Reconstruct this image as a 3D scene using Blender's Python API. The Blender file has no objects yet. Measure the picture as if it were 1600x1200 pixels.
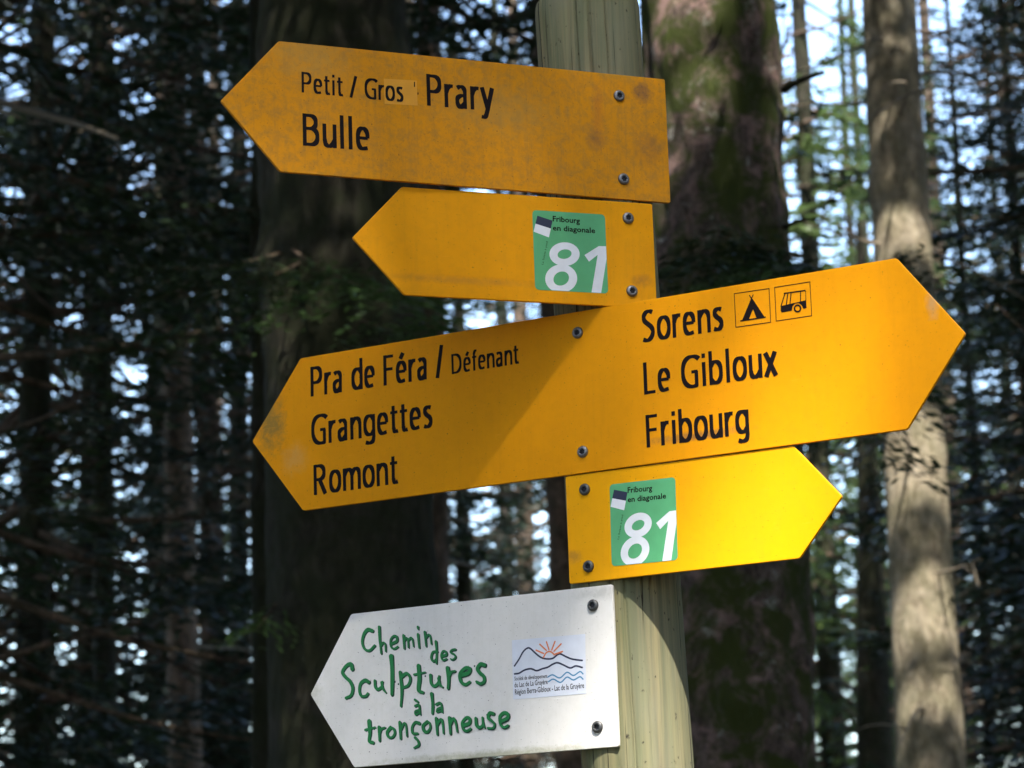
import bpy, bmesh, math, random
import numpy as np
from mathutils import Vector, noise as mnoise

random.seed(7)
rng = np.random.default_rng(11)
scene = bpy.context.scene
COL = scene.collection

# ------------------------------------------------------------------ camera, sky, sun, exposure
F_PX = 4200.0                                   # focal length in pixels of the 1600 x 1200 photograph
PITCH = math.atan(906 / F_PX)
ROLL = -0.033
CAM = np.array([0.0, 0.0, 1.6])
FW = np.array([0, math.cos(PITCH), math.sin(PITCH)])
_r0 = np.array([1.0, 0, 0]); _u0 = np.cross(_r0, FW)
RT = _r0 * math.cos(ROLL) + _u0 * math.sin(ROLL)
UP = _u0 * math.cos(ROLL) - _r0 * math.sin(ROLL)

cam = bpy.data.cameras.new('camera')
cam.sensor_width = 36.0
cam.lens = 36.0 * F_PX / 1600.0
cam.clip_start = 0.05
cam.clip_end = 2000.0
cam.dof.use_dof = True
cam.dof.focus_distance = 3.13
cam.dof.aperture_fstop = 11.0
cam_ob = bpy.data.objects.new('camera', cam)
COL.objects.link(cam_ob)
from mathutils import Matrix
M4 = Matrix(((RT[0], UP[0], -FW[0], CAM[0]), (RT[1], UP[1], -FW[1], CAM[1]), (RT[2], UP[2], -FW[2], CAM[2]), (0, 0, 0, 1)))
cam_ob.matrix_world = M4
scene.camera = cam_ob

SUN_EL = math.radians(52.4)
SUN_AZ = math.radians(8.6)                      # from straight behind the camera, towards its right hand
SUN = np.array([math.sin(SUN_AZ) * math.cos(SUN_EL), -math.cos(SUN_AZ) * math.cos(SUN_EL), math.sin(SUN_EL)])

world = bpy.data.worlds.new('World')
scene.world = world
world.use_nodes = True
wn = world.node_tree
sky = wn.nodes.new('ShaderNodeTexSky')
sky.sky_type = 'NISHITA'
sky.sun_disc = False
sky.sun_elevation = SUN_EL
sky.sun_rotation = math.pi - SUN_AZ
sky.air_density = 1.0
sky.dust_density = 1.0
wn.links.new(sky.outputs[0], wn.nodes['Background'].inputs['Color'])
wn.nodes['Background'].inputs['Strength'].default_value = 0.15

sun = bpy.data.lights.new('sun', 'SUN')
sun.energy = 2.6
sun.angle = math.radians(0.53)
sun.color = (1.0, 0.95, 0.86)
sun_ob = bpy.data.objects.new('sun', sun)
COL.objects.link(sun_ob)
sun_ob.rotation_euler = Vector(SUN).to_track_quat('Z', 'Y').to_euler()
sun_ob.location = (3, -12, 30)

scene.view_settings.view_transform = 'Standard'
scene.view_settings.look = 'None'
scene.view_settings.exposure = 2.5
scene.view_settings.gamma = 1.0
scene.render.engine = 'CYCLES'
scene.cycles.max_bounces = 4
scene.cycles.diffuse_bounces = 2
scene.cycles.glossy_bounces = 2
scene.cycles.transmission_bounces = 3
scene.cycles.use_denoising = True


# ------------------------------------------------------------------ helpers
def ray(px, py):
    d = FW + RT * (px - 800) / F_PX + UP * (600 - py) / F_PX
    return d / np.linalg.norm(d)


def at(px, py, Y):
    """the point at depth Y seen at a pixel of the photograph"""
    d = ray(px, py)
    return CAM + d * (Y - CAM[1]) / d[1]


def mesh_obj(name, verts, faces, mat=None, parent=None, smooth=False):
    me = bpy.data.meshes.new(name)
    me.from_pydata([tuple(map(float, v)) for v in verts], [], faces)
    me.update()
    if smooth:
        me.polygons.foreach_set('use_smooth', [True] * len(me.polygons))
    if mat:
        me.materials.append(mat)
    ob = bpy.data.objects.new(name, me)
    COL.objects.link(ob)
    if parent:
        ob.parent = parent
    return ob


def np_mesh(name, V, Fq, mat=None, smooth=False):
    """fast mesh from arrays: V (n,3), Fq (m,k)"""
    me = bpy.data.meshes.new(name)
    k = Fq.shape[1]
    me.vertices.add(len(V)); me.vertices.foreach_set('co', np.ascontiguousarray(V, dtype=np.float32).ravel())
    me.loops.add(Fq.size); me.loops.foreach_set('vertex_index', np.ascontiguousarray(Fq, dtype=np.int32).ravel())
    me.polygons.add(len(Fq))
    me.polygons.foreach_set('loop_start', np.arange(0, Fq.size, k, dtype=np.int32))
    if smooth:
        me.polygons.foreach_set('use_smooth', [True] * len(Fq))
    me.update(calc_edges=True)
    if mat:
        me.materials.append(mat)
    return me


def link(name, me, parent=None):
    ob = bpy.data.objects.new(name, me)
    if name in ('crown', 'branches', 'dead_twigs', 'bough'):
        ob['kind'] = 'stuff'                  # needles and twigs too many and too small to pick apart
    COL.objects.link(ob)
    if parent:
        ob.parent = parent
    return ob


def empty(name, loc, label, cat, group=None):
    o = bpy.data.objects.new(name, None)
    COL.objects.link(o)
    o.location = tuple(map(float, loc))
    o.empty_display_size = 0.1
    o['label'] = label
    o['category'] = cat
    if group:
        o['group'] = group
    return o


# ------------------------------------------------------------------ materials
class NT:
    def __init__(self, name):
        self.m = bpy.data.materials.new(name)
        self.m.use_nodes = True
        self.t = self.m.node_tree
        self.b = self.t.nodes['Principled BSDF']

    def n(self, typ, **kw):
        nd = self.t.nodes.new(typ)
        for k, v in kw.items():
            setattr(nd, k, v)
        return nd

    def l(self, a, b):
        self.t.links.new(a, b)

    def coord(self, scale=(1, 1, 1), which='Object'):
        tc = self.n('ShaderNodeTexCoord')
        mp = self.n('ShaderNodeMapping')
        mp.inputs['Scale'].default_value = scale
        self.l(tc.outputs[which], mp.inputs['Vector'])
        return mp.outputs['Vector']

    def noise(self, vec, scale, detail=4, rough=0.55, dist=0.0):
        nd = self.n('ShaderNodeTexNoise')
        nd.inputs['Scale'].default_value = scale
        nd.inputs['Detail'].default_value = detail
        nd.inputs['Roughness'].default_value = rough
        nd.inputs['Distortion'].default_value = dist
        self.l(vec, nd.inputs['Vector'])
        return nd.outputs['Fac']

    def ramp(self, fac, p0, p1, c0=(0, 0, 0, 1), c1=(1, 1, 1, 1)):
        r = self.n('ShaderNodeValToRGB')
        r.color_ramp.elements[0].position = p0
        r.color_ramp.elements[1].position = p1
        r.color_ramp.elements[0].color = c0
        r.color_ramp.elements[1].color = c1
        self.l(fac, r.inputs['Fac'])
        return r.outputs['Color']

    def mix(self, fac, a, b, mode='MIX'):
        mx = self.n('ShaderNodeMix', data_type='RGBA', blend_type=mode)
        for key, v in (('Factor', fac), ('A', a), ('B', b)):
            sock = [s for s in mx.inputs if s.name == key and s.enabled][0]
            if isinstance(v, (int, float)):
                sock.default_value = v
            elif isinstance(v, tuple):
                sock.default_value = v if len(v) == 4 else v + (1,)
            else:
                self.l(v, sock)
        return [o for o in mx.outputs if o.enabled][0]

    def bump(self, h, strength, dist):
        bp = self.n('ShaderNodeBump')
        bp.inputs['Strength'].default_value = strength
        bp.inputs['Distance'].default_value = dist
        self.l(h, bp.inputs['Height'])
        self.l(bp.outputs['Normal'], self.b.inputs['Normal'])


def plain(name, col, rough=0.5, metal=0.0, spec=0.5):
    m = NT(name)
    v = m.coord()
    n = m.noise(v, 60, 3)
    c = m.mix(m.ramp(n, 0.3, 0.7), tuple(x * 0.9 for x in col), col)
    m.l(c, m.b.inputs['Base Color'])
    m.b.inputs['Roughness'].default_value = rough
    m.b.inputs['Metallic'].default_value = metal
    m.b.inputs['Specular IOR Level'].default_value = spec
    return m.m


def sign_paint(name, col, dirt, dirt_amt, stain_amt, rough=0.42, spots=(), streak=0.2):
    """enamelled sheet metal: faint fading, fine grime, rain runs, specks, scratches; spots = smudges (u, z, radius u, radius z, colour, amount)"""
    m = NT(name)
    v = m.coord()

    def amt(x, k):
        f = m.n('ShaderNodeMath', operation='MULTIPLY'); f.inputs[1].default_value = k
        m.l(x, f.inputs[0])
        return f.outputs[0]
    big = m.noise(v, 7, 5, 0.6)
    c = m.mix(m.ramp(big, 0.35, 0.7), col, tuple(a * 0.90 + b * 0.10 for a, b in zip(col, dirt)))
    blot = m.noise(v, 75, 8, 0.78, 0.25)
    c = m.mix(amt(m.ramp(blot, 0.45, 0.70), dirt_amt), c, dirt)
    run = m.noise(m.coord((1, 0.05, 1)), 150, 5, 0.7)                   # rain runs
    c = m.mix(amt(m.ramp(run, 0.50, 0.72), streak), c, dirt)
    st = m.noise(v, 48, 7, 0.75, 0.8)
    c = m.mix(amt(m.ramp(st, 0.62, 0.74), stain_amt), c, (0.13, 0.085, 0.045))
    for u, z, ru, rz, sc, k in spots:
        mp = m.n('ShaderNodeMapping'); mp.vector_type = 'POINT'
        mp.inputs['Location'].default_value = (-u / ru, -z / rz, 0); mp.inputs['Scale'].default_value = (1 / ru, 1 / rz, 0)
        m.l(v, mp.inputs['Vector'])
        ln = m.n('ShaderNodeVectorMath', operation='LENGTH'); m.l(mp.outputs[0], ln.inputs[0])
        sub = m.n('ShaderNodeMath', operation='SUBTRACT'); sub.inputs[0].default_value = 1.35; m.l(ln.outputs['Value'], sub.inputs[1])
        mul = m.n('ShaderNodeMath', operation='MULTIPLY'); m.l(sub.outputs[0], mul.inputs[0]); m.l(m.noise(v, 90, 7, 0.75, 0.4), mul.inputs[1])
        c = m.mix(amt(m.ramp(mul.outputs[0], 0.28, 0.62), k), c, sc)
    sp = m.noise(v, 420, 2, 0.5)
    c = m.mix(amt(m.ramp(sp, 0.69, 0.74), 0.65), c, (0.05, 0.04, 0.025))
    sp2 = m.noise(v, 210, 2, 0.5)
    c = m.mix(amt(m.ramp(sp2, 0.745, 0.765), 0.8), c, (0.05, 0.04, 0.03))
    scr = m.noise(m.coord((0.06, 1.0, 1)), 420, 2, 0.5, 0.6)            # hairline scratches along the board
    c = m.mix(amt(m.ramp(scr, 0.70, 0.74), 0.22), c, tuple(min(1, x * 1.15 + 0.05) for x in col))
    m.l(c, m.b.inputs['Base Color'])
    r = m.n('ShaderNodeMapRange'); r.inputs['To Min'].default_value = rough; r.inputs['To Max'].default_value = rough + 0.25
    m.l(blot, r.inputs['Value'])
    m.l(r.outputs[0], m.b.inputs['Roughness'])
    m.b.inputs['Specular IOR Level'].default_value = 0.1
    m.bump(m.noise(v, 25, 3), 0.10, 0.004)
    return m.m


YEL = (0.80, 0.345, 0.006)
MAT = {}
BRN = (0.16, 0.085, 0.05)
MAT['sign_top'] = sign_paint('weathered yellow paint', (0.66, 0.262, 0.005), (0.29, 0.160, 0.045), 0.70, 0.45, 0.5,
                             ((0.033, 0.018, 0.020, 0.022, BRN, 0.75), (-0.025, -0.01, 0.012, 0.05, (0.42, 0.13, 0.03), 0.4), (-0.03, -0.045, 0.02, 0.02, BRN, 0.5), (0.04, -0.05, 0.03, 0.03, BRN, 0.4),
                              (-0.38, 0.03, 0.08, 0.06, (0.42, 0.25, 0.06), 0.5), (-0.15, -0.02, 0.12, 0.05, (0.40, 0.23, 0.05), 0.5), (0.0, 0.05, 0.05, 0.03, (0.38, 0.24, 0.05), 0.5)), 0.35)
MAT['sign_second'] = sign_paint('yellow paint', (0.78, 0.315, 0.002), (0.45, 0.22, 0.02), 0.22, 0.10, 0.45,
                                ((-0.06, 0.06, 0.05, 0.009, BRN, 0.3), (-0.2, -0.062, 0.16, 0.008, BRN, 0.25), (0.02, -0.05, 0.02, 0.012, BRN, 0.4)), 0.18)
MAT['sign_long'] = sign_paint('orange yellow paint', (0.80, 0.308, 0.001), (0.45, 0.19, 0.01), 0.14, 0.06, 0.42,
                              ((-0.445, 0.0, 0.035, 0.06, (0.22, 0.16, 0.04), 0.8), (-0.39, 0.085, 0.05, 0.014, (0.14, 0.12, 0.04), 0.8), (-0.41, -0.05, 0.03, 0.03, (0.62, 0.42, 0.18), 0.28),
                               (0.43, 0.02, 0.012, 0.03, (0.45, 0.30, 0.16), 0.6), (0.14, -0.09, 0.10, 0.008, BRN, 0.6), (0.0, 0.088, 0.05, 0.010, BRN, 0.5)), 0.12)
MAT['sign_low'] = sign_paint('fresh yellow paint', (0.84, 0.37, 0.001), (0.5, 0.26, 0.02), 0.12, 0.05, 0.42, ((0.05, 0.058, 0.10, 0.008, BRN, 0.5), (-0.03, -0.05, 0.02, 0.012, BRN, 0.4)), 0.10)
MAT['sign_white'] = sign_paint('white coated board', (0.74, 0.715, 0.68), (0.52, 0.51, 0.44), 0.22, 0.06, 0.45,
                               ((-0.15, -0.088, 0.25, 0.010, (0.33, 0.33, 0.20), 0.7), (-0.40, 0.0, 0.02, 0.03, (0.42, 0.42, 0.34), 0.5), (0.0, 0.085, 0.05, 0.012, (0.25, 0.25, 0.22), 0.35)), 0.16)
MAT['patch'] = plain('yellow tape', (0.74, 0.325, 0.012), 0.4)
MAT['black'] = plain('black print', (0.008, 0.005, 0.006), 0.6, 0.0, 0.12)
MAT['green_sticker'] = plain('green film', (0.10, 0.40, 0.17), 0.4)
MAT['white_print'] = plain('white print', (0.78, 0.80, 0.84), 0.4)
MAT['logo_white'] = plain('white logo film', (0.70, 0.73, 0.81), 0.4)
MAT['green_print'] = plain('green lettering', (0.008, 0.19, 0.045), 0.45)
MAT['green_dark'] = plain('dark green lettering edge', (0.004, 0.045, 0.022), 0.5)
MAT['orange_print'] = plain('orange print', (0.75, 0.22, 0.08), 0.45)
MAT['blue_print'] = plain('blue print', (0.06, 0.24, 0.42), 0.45)
MAT['navy_print'] = plain('navy print', (0.02, 0.025, 0.06), 0.45)
MAT['screw'] = plain('zinc screw', (0.22, 0.22, 0.23), 0.5, 0.85)
MAT['screw_old'] = plain('dulled screw', (0.12, 0.12, 0.12), 0.5, 0.85)
MAT['recess'] = plain('screw recess', (0.02, 0.02, 0.025), 0.6, 0.5)


def wood_mat():
    m = NT('weathered post wood')
    fib = m.noise(m.coord((1, 1, 0.014)), 170, 5, 0.7, 0.1)          # fine fibres
    band = m.noise(m.coord((1, 1, 0.035)), 60, 6, 0.65, 0.35)          # year ring bands
    big = m.noise(m.coord((1, 1, 0.16)), 13, 5, 0.65, 0.6)             # algae and greying
    c = m.mix(m.ramp(band, 0.33, 0.68), (0.120, 0.104, 0.056), (0.325, 0.258, 0.130))
    c = m.mix(m.ramp(fib, 0.40, 0.58), m.mix(0.60, c, (0.075, 0.070, 0.045)), c)
    c = m.mix(m.ramp(big, 0.40, 0.62), c, m.mix(0.62, c, (0.135, 0.165, 0.080)))
    grey = m.noise(m.coord((1, 1, 0.3)), 7, 4, 0.6, 0.3)
    c = m.mix(m.ramp(grey, 0.46, 0.66), c, m.mix(0.55, c, (0.20, 0.195, 0.15)))
    chk = m.noise(m.coord((1, 1, 0.010)), 120, 4, 0.6, 0.2)            # hairline drying checks
    crack = m.ramp(chk, 0.605, 0.635)
    c = m.mix(crack, c, (0.030, 0.026, 0.018))
    sp = m.noise(m.coord((1, 1, 0.5)), 150, 3, 0.6)
    c = m.mix(m.ramp(sp, 0.66, 0.72), c, (0.045, 0.04, 0.028))
    m.l(c, m.b.inputs['Base Color'])
    m.b.inputs['Roughness'].default_value = 0.9
    m.b.inputs['Specular IOR Level'].default_value = 0.15
    hh = m.n('ShaderNodeMath', operation='SUBTRACT')
    m.l(fib, hh.inputs[0]); m.l(crack, hh.inputs[1])
    m.bump(hh.outputs[0], 0.55, 0.0016)
    return m.m


def bark_mat(name, dark, light, moss, moss_amt, lichen=None, lich_amt=0.0, pale=None, pale_amt=0.0, scale=1.0):
    m = NT(name)
    v = m.coord((1, 1, 0.4))
    fine = m.noise(v, 26 * scale, 8, 0.72, 0.4)
    c = m.mix(m.ramp(fine, 0.40, 0.61), dark, light)
    vo = m.coord()
    if lichen:
        ln = m.noise(vo, 5.5 * scale, 6, 0.7, 0.3)
        f = m.n('ShaderNodeMath', operation='MULTIPLY'); f.inputs[1].default_value = lich_amt
        m.l(m.ramp(ln, 0.50, 0.60), f.inputs[0])
        c = m.mix(f.outputs[0], c, lichen)
    if pale:
        o = m.n('ShaderNodeVectorMath', operation='ADD'); o.inputs[1].default_value = (7.3, 2.1, 4.4)
        m.l(vo, o.inputs[0])
        pn = m.noise(o.outputs[0], 6.5 * scale, 7, 0.75, 0.3)
        f = m.n('ShaderNodeMath', operation='MULTIPLY'); f.inputs[1].default_value = pale_amt
        m.l(m.ramp(pn, 0.57, 0.66), f.inputs[0])
        c = m.mix(f.outputs[0], c, pale)
    if moss:
        o = m.n('ShaderNodeVectorMath', operation='ADD'); o.inputs[1].default_value = (1.3, 8.1, 2.7)
        m.l(vo, o.inputs[0])
        mn = m.noise(o.outputs[0], 4.2 * scale, 8, 0.72, 0.5)
        f = m.n('ShaderNodeMath', operation='MULTIPLY'); f.inputs[1].default_value = moss_amt
        m.l(m.ramp(mn, 0.43, 0.55), f.inputs[0])
        c = m.mix(f.outputs[0], c, moss)
    m.l(c, m.b.inputs['Base Color'])
    m.b.inputs['Roughness'].default_value = 0.95
    m.b.inputs['Specular IOR Level'].default_value = 0.1
    m.bump(fine, 1.0, 0.03)
    return m.m


def leaf_mat(name, c0, c1, trans):
    m = NT(name)
    info = m.n('ShaderNodeObjectInfo')
    v = m.coord()
    n = m.noise(v, 1.7, 4, 0.7)
    c = m.mix(m.ramp(n, 0.35, 0.65), c0, c1)
    c = m.mix(0.25, c, m.mix(info.outputs['Random'], c0, c1))
    m.l(c, m.b.inputs['Base Color'])
    m.b.inputs['Roughness'].default_value = 0.42
    m.b.inputs['Specular IOR Level'].default_value = 0.3
    tr = m.n('ShaderNodeBsdfTranslucent')
    m.l(c, tr.inputs['Color'])
    ms = m.n('ShaderNodeMixShader'); ms.inputs[0].default_value = trans
    m.l(m.b.outputs[0], ms.inputs[1]); m.l(tr.outputs[0], ms.inputs[2])
    m.l(ms.outputs[0], m.t.nodes['Material Output'].inputs['Surface'])
    return m.m


MAT['wood'] = wood_mat()
MAT['bark_moss'] = bark_mat('mossy fir bark', (0.055, 0.041, 0.034), (0.165, 0.125, 0.105), (0.046, 0.060, 0.014), 0.95,
                            (0.32, 0.205, 0.185), 0.7, (0.50, 0.48, 0.44), 0.85, scale=1.5)
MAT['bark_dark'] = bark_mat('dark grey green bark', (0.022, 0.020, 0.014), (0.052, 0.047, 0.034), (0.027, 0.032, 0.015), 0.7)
MAT['bark_smooth'] = bark_mat('smooth grey fir bark', (0.19, 0.155, 0.108), (0.43, 0.365, 0.26), (0.14, 0.14, 0.075), 0.4,
                              (0.50, 0.43, 0.33), 0.5, scale=1.2)
MAT['bark_brown'] = bark_mat('brown spruce bark', (0.045, 0.032, 0.024), (0.155, 0.105, 0.075), (0.06, 0.06, 0.035), 0.4,
                             (0.26, 0.18, 0.14), 0.6)
MAT['bark_sunlit'] = bark_mat('light brown spruce bark', (0.08, 0.058, 0.042), (0.25, 0.175, 0.125), (0.06, 0.06, 0.035), 0.3, (0.30, 0.21, 0.16), 0.6)  # lighter copy of the brown bark, standing in for sunlight on one trunk
MAT['twig'] = plain('dead twig', (0.22, 0.18, 0.13), 0.9)
MAT['needles'] = leaf_mat('dark conifer needles', (0.013, 0.024, 0.011), (0.032, 0.052, 0.019), 0.25)
MAT['needles_blue'] = leaf_mat('bluish conifer needles', (0.012, 0.023, 0.015), (0.029, 0.047, 0.028), 0.25)
MAT['needles_sunlit'] = leaf_mat('sunlit conifer needles', (0.030, 0.062, 0.018), (0.075, 0.125, 0.035), 0.35)  # brighter green stands in for sun on a few boughs
MAT['leaves_light'] = leaf_mat('light broad leaves', (0.045, 0.085, 0.022), (0.11, 0.15, 0.05), 0.45)


def ground_mat():
    m = NT('forest floor')
    v = m.coord()
    n = m.noise(v, 1.5, 8, 0.7)
    c = m.mix(m.ramp(n, 0.35, 0.65), (0.055, 0.040, 0.026), (0.050, 0.062, 0.022))
    n2 = m.noise(v, 30, 4, 0.7)
    c = m.mix(m.ramp(n2, 0.5, 0.7), c, (0.12, 0.085, 0.05))
    m.l(c, m.b.inputs['Base Color'])
    m.b.inputs['Roughness'].default_value = 0.95
    m.bump(n2, 0.7, 0.03)
    return m.m


# ------------------------------------------------------------------ ground
def build_ground():
    N = 60
    xs = np.linspace(-1, 1, N); xs = np.sign(xs) * np.abs(xs) ** 2.2 * 350
    V = []
    for y in xs:
        for x in xs:
            r = math.hypot(x, y)
            h = mnoise.noise(Vector((x * 0.07, y * 0.07, 3.1))) * 0.5 * min(1, max(0, (r - 4) / 12))
            V.append((x, y, h))
    Fq = [(j * N + i, j * N + i + 1, (j + 1) * N + i + 1, (j + 1) * N + i) for j in range(N - 1) for i in range(N - 1)]
    g = mesh_obj('ground', V, Fq, ground_mat(), smooth=True)
    g['kind'] = 'structure'


build_ground()

# ------------------------------------------------------------------ the post
POST_Y = 3.1
P_LO = at(997, 1200, POST_Y)
P_HI = at(916, 0, POST_Y)
AX = (P_HI - P_LO) / np.linalg.norm(P_HI - P_LO)
POST_R = 0.0635
FRONT_R = POST_R + 0.0038                      # front face of the boards


def build_post():
    top = P_HI - AX * 0.003
    base = P_LO - AX * ((P_LO[2] + 0.25) / AX[2])
    L = np.linalg.norm(top - base)
    root = empty('wooden_post', (base[0], base[1], 0), 'round weathered greenish wooden post carrying five arrow boards', 'post')
    ex = np.array([1.0, 0, 0]) - AX * AX[0]; ex /= np.linalg.norm(ex)
    ey = np.cross(AX, ex)
    n = 260
    rows = [(t, 1.0) for t in np.concatenate([np.linspace(0, L - 1.1, 16), np.linspace(L - 1.08, L - 0.016, 120)])]
    rows += [(L - 0.006, 0.99), (L - 0.002, 0.972), (L, 0.94), (L + 0.001, 0.55), (L + 0.002, 0.02)]
    V = []; off = np.array([base[0], base[1], 0])
    for t, s in rows:
        for k in range(n):
            a = 2 * math.pi * k / n
            # long drying checks, slight flats
            d = 0.0012 * mnoise.noise(Vector((math.cos(a) * 2, math.sin(a) * 2, t * 1.3)))
            g = mnoise.noise(Vector((math.cos(a) * 11, math.sin(a) * 11, t * 0.7)))
            d += 0.0006 * g
            for c0, hw in ((4.66, 0.022), (5.15, 0.013), (4.98, 0.010), (4.40, 0.012)):
                wv = c0 + 0.10 * (t - L + 0.5) + 0.02 * mnoise.noise(Vector((t * 6, c0 * 9, 0)))
                dv = abs(math.atan2(math.sin(a - wv), math.cos(a - wv)))
                hw2 = hw * (0.9 + 0.9 * mnoise.noise(Vector((t * 3.1, c0 * 5, 4))))
                if dv < hw2:
                    d -= 0.006 * (1 - (dv / hw2) ** 2)
            r = (POST_R + d) * s
            V.append(base + AX * t + ex * math.cos(a) * r + ey * math.sin(a) * r - off)
    Fq = [(j * n + i, j * n + (i + 1) % n, (j + 1) * n + (i + 1) % n, (j + 1) * n + i) for j in range(len(rows) - 1) for i in range(n)]
    Fq.append(tuple((len(rows) - 1) * n + i for i in range(n)))
    mesh_obj('shaft', V, Fq, MAT['wood'], root, True)


build_post()


# ------------------------------------------------------------------ stroke lettering
def catmull(P, n=6, closed=False):
    P = [np.array(p, float) for p in P]
    if len(P) < 3:
        return np.array(P)
    out = []
    m = len(P)
    rngk = range(m if closed else m - 1)
    for i in rngk:
        p0 = P[(i - 1) % m] if (closed or i > 0) else 2 * P[0] - P[1]
        p1 = P[i]; p2 = P[(i + 1) % m]
        p3 = P[(i + 2) % m] if (closed or i + 2 < m) else 2 * P[-1] - P[-2]
        for k in range(n):
            t = k / n
            out.append(0.5 * ((2 * p1) + (-p0 + p2) * t + (2 * p0 - 5 * p1 + 4 * p2 - p3) * t * t + (-p0 + 3 * p1 - 3 * p2 + p3) * t ** 3))
    out.append(P[0] if closed else P[-1])
    return np.array(out)


class Print:
    """flat shapes collected as 2D polygons in a board's own coordinates; every shape lies a hair above the last"""
    def __init__(self):
        self.V = []; self.F = []; self.z = 0.0

    def _layer(self):
        self.z += 0.000012
        return self.z

    def poly(self, pts):
        z = self._layer(); b = len(self.V)
        self.V += [(p[0], p[1], z) for p in pts]
        self.F.append(tuple(range(b, b + len(pts))))

    def stroke(self, pts, wfun, round_caps=False):
        """pts (n,2); wfun(i/n, tangent) -> full width"""
        pts = np.asarray(pts, float)
        if len(pts) > 4 and np.allclose(pts[0], pts[-1]):
            d = np.roll(pts[:-1], -1, 0) - np.roll(pts[:-1], 1, 0); d = np.vstack([d, d[:1]])
        else:
            d = np.gradient(pts, axis=0) if len(pts) > 2 else np.repeat([pts[1] - pts[0]], 2, 0)
        ln = np.linalg.norm(d, axis=1, keepdims=True); ln[ln == 0] = 1
        d = d / ln
        nr = np.stack([-d[:, 1], d[:, 0]], 1)
        z = self._layer(); b = len(self.V); n = len(pts)
        W = [wfun(i / max(1, n - 1), d[i]) * 0.5 for i in range(n)]
        for i in range(n):
            for s in (1, -1):
                q = pts[i] + nr[i] * W[i] * s
                self.V.append((q[0], q[1], z))
        for i in range(n - 1):
            self.F.append((b + 2 * i, b + 2 * i + 1, b + 2 * i + 3, b + 2 * i + 2))
        if round_caps:
            for i, sg in ((0, -1), (n - 1, 1)):
                a0 = math.atan2(d[i][1] * sg, d[i][0] * sg)
                zz = self._layer(); c = len(self.V)
                ring = [(pts[i][0] + W[i] * math.cos(a0 + t), pts[i][1] + W[i] * math.sin(a0 + t), zz) for t in np.linspace(-math.pi / 2, math.pi / 2, 9)]
                self.V += ring
                self.F.append(tuple(range(c, c + 9)))

    def disc(self, c, r):
        self.poly([(c[0] + r * math.cos(t), c[1] + r * math.sin(t)) for t in np.linspace(0, 2 * math.pi, 20, endpoint=False)])

    def clip(self, x1=None, y0=None):
        """cut away everything right of x1 / below y0"""
        bm = bmesh.new()
        vs = [bm.verts.new(v) for v in self.V]
        for f in self.F:
            try:
                bm.faces.new([vs[i] for i in f])
            except ValueError:
                pass
        if x1 is not None:
            bmesh.ops.bisect_plane(bm, geom=bm.verts[:] + bm.edges[:] + bm.faces[:], plane_co=(x1, 0, 0), plane_no=(1, 0, 0), clear_outer=True)
        if y0 is not None:
            bmesh.ops.bisect_plane(bm, geom=bm.verts[:] + bm.edges[:] + bm.faces[:], plane_co=(0, y0, 0), plane_no=(0, -1, 0), clear_outer=True)
        bm.verts.index_update()
        self.V = [tuple(v.co) for v in bm.verts]
        self.F = [tuple(v.index for v in f.verts) for f in bm.faces]
        bm.free()


def arc(cx, cy, rx, ry, a0, a1, n=16, e=2.35):
    out = []
    for t in np.linspace(math.radians(a0), math.radians(a1), n):
        c, s = math.cos(t), math.sin(t)
        out.append((cx + rx * math.copysign(abs(c) ** (2 / e), c), cy + ry * math.copysign(abs(s) ** (2 / e), s)))
    return out


XH = 0.735
W2 = 0.07
_x = XH - 0.055
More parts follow.
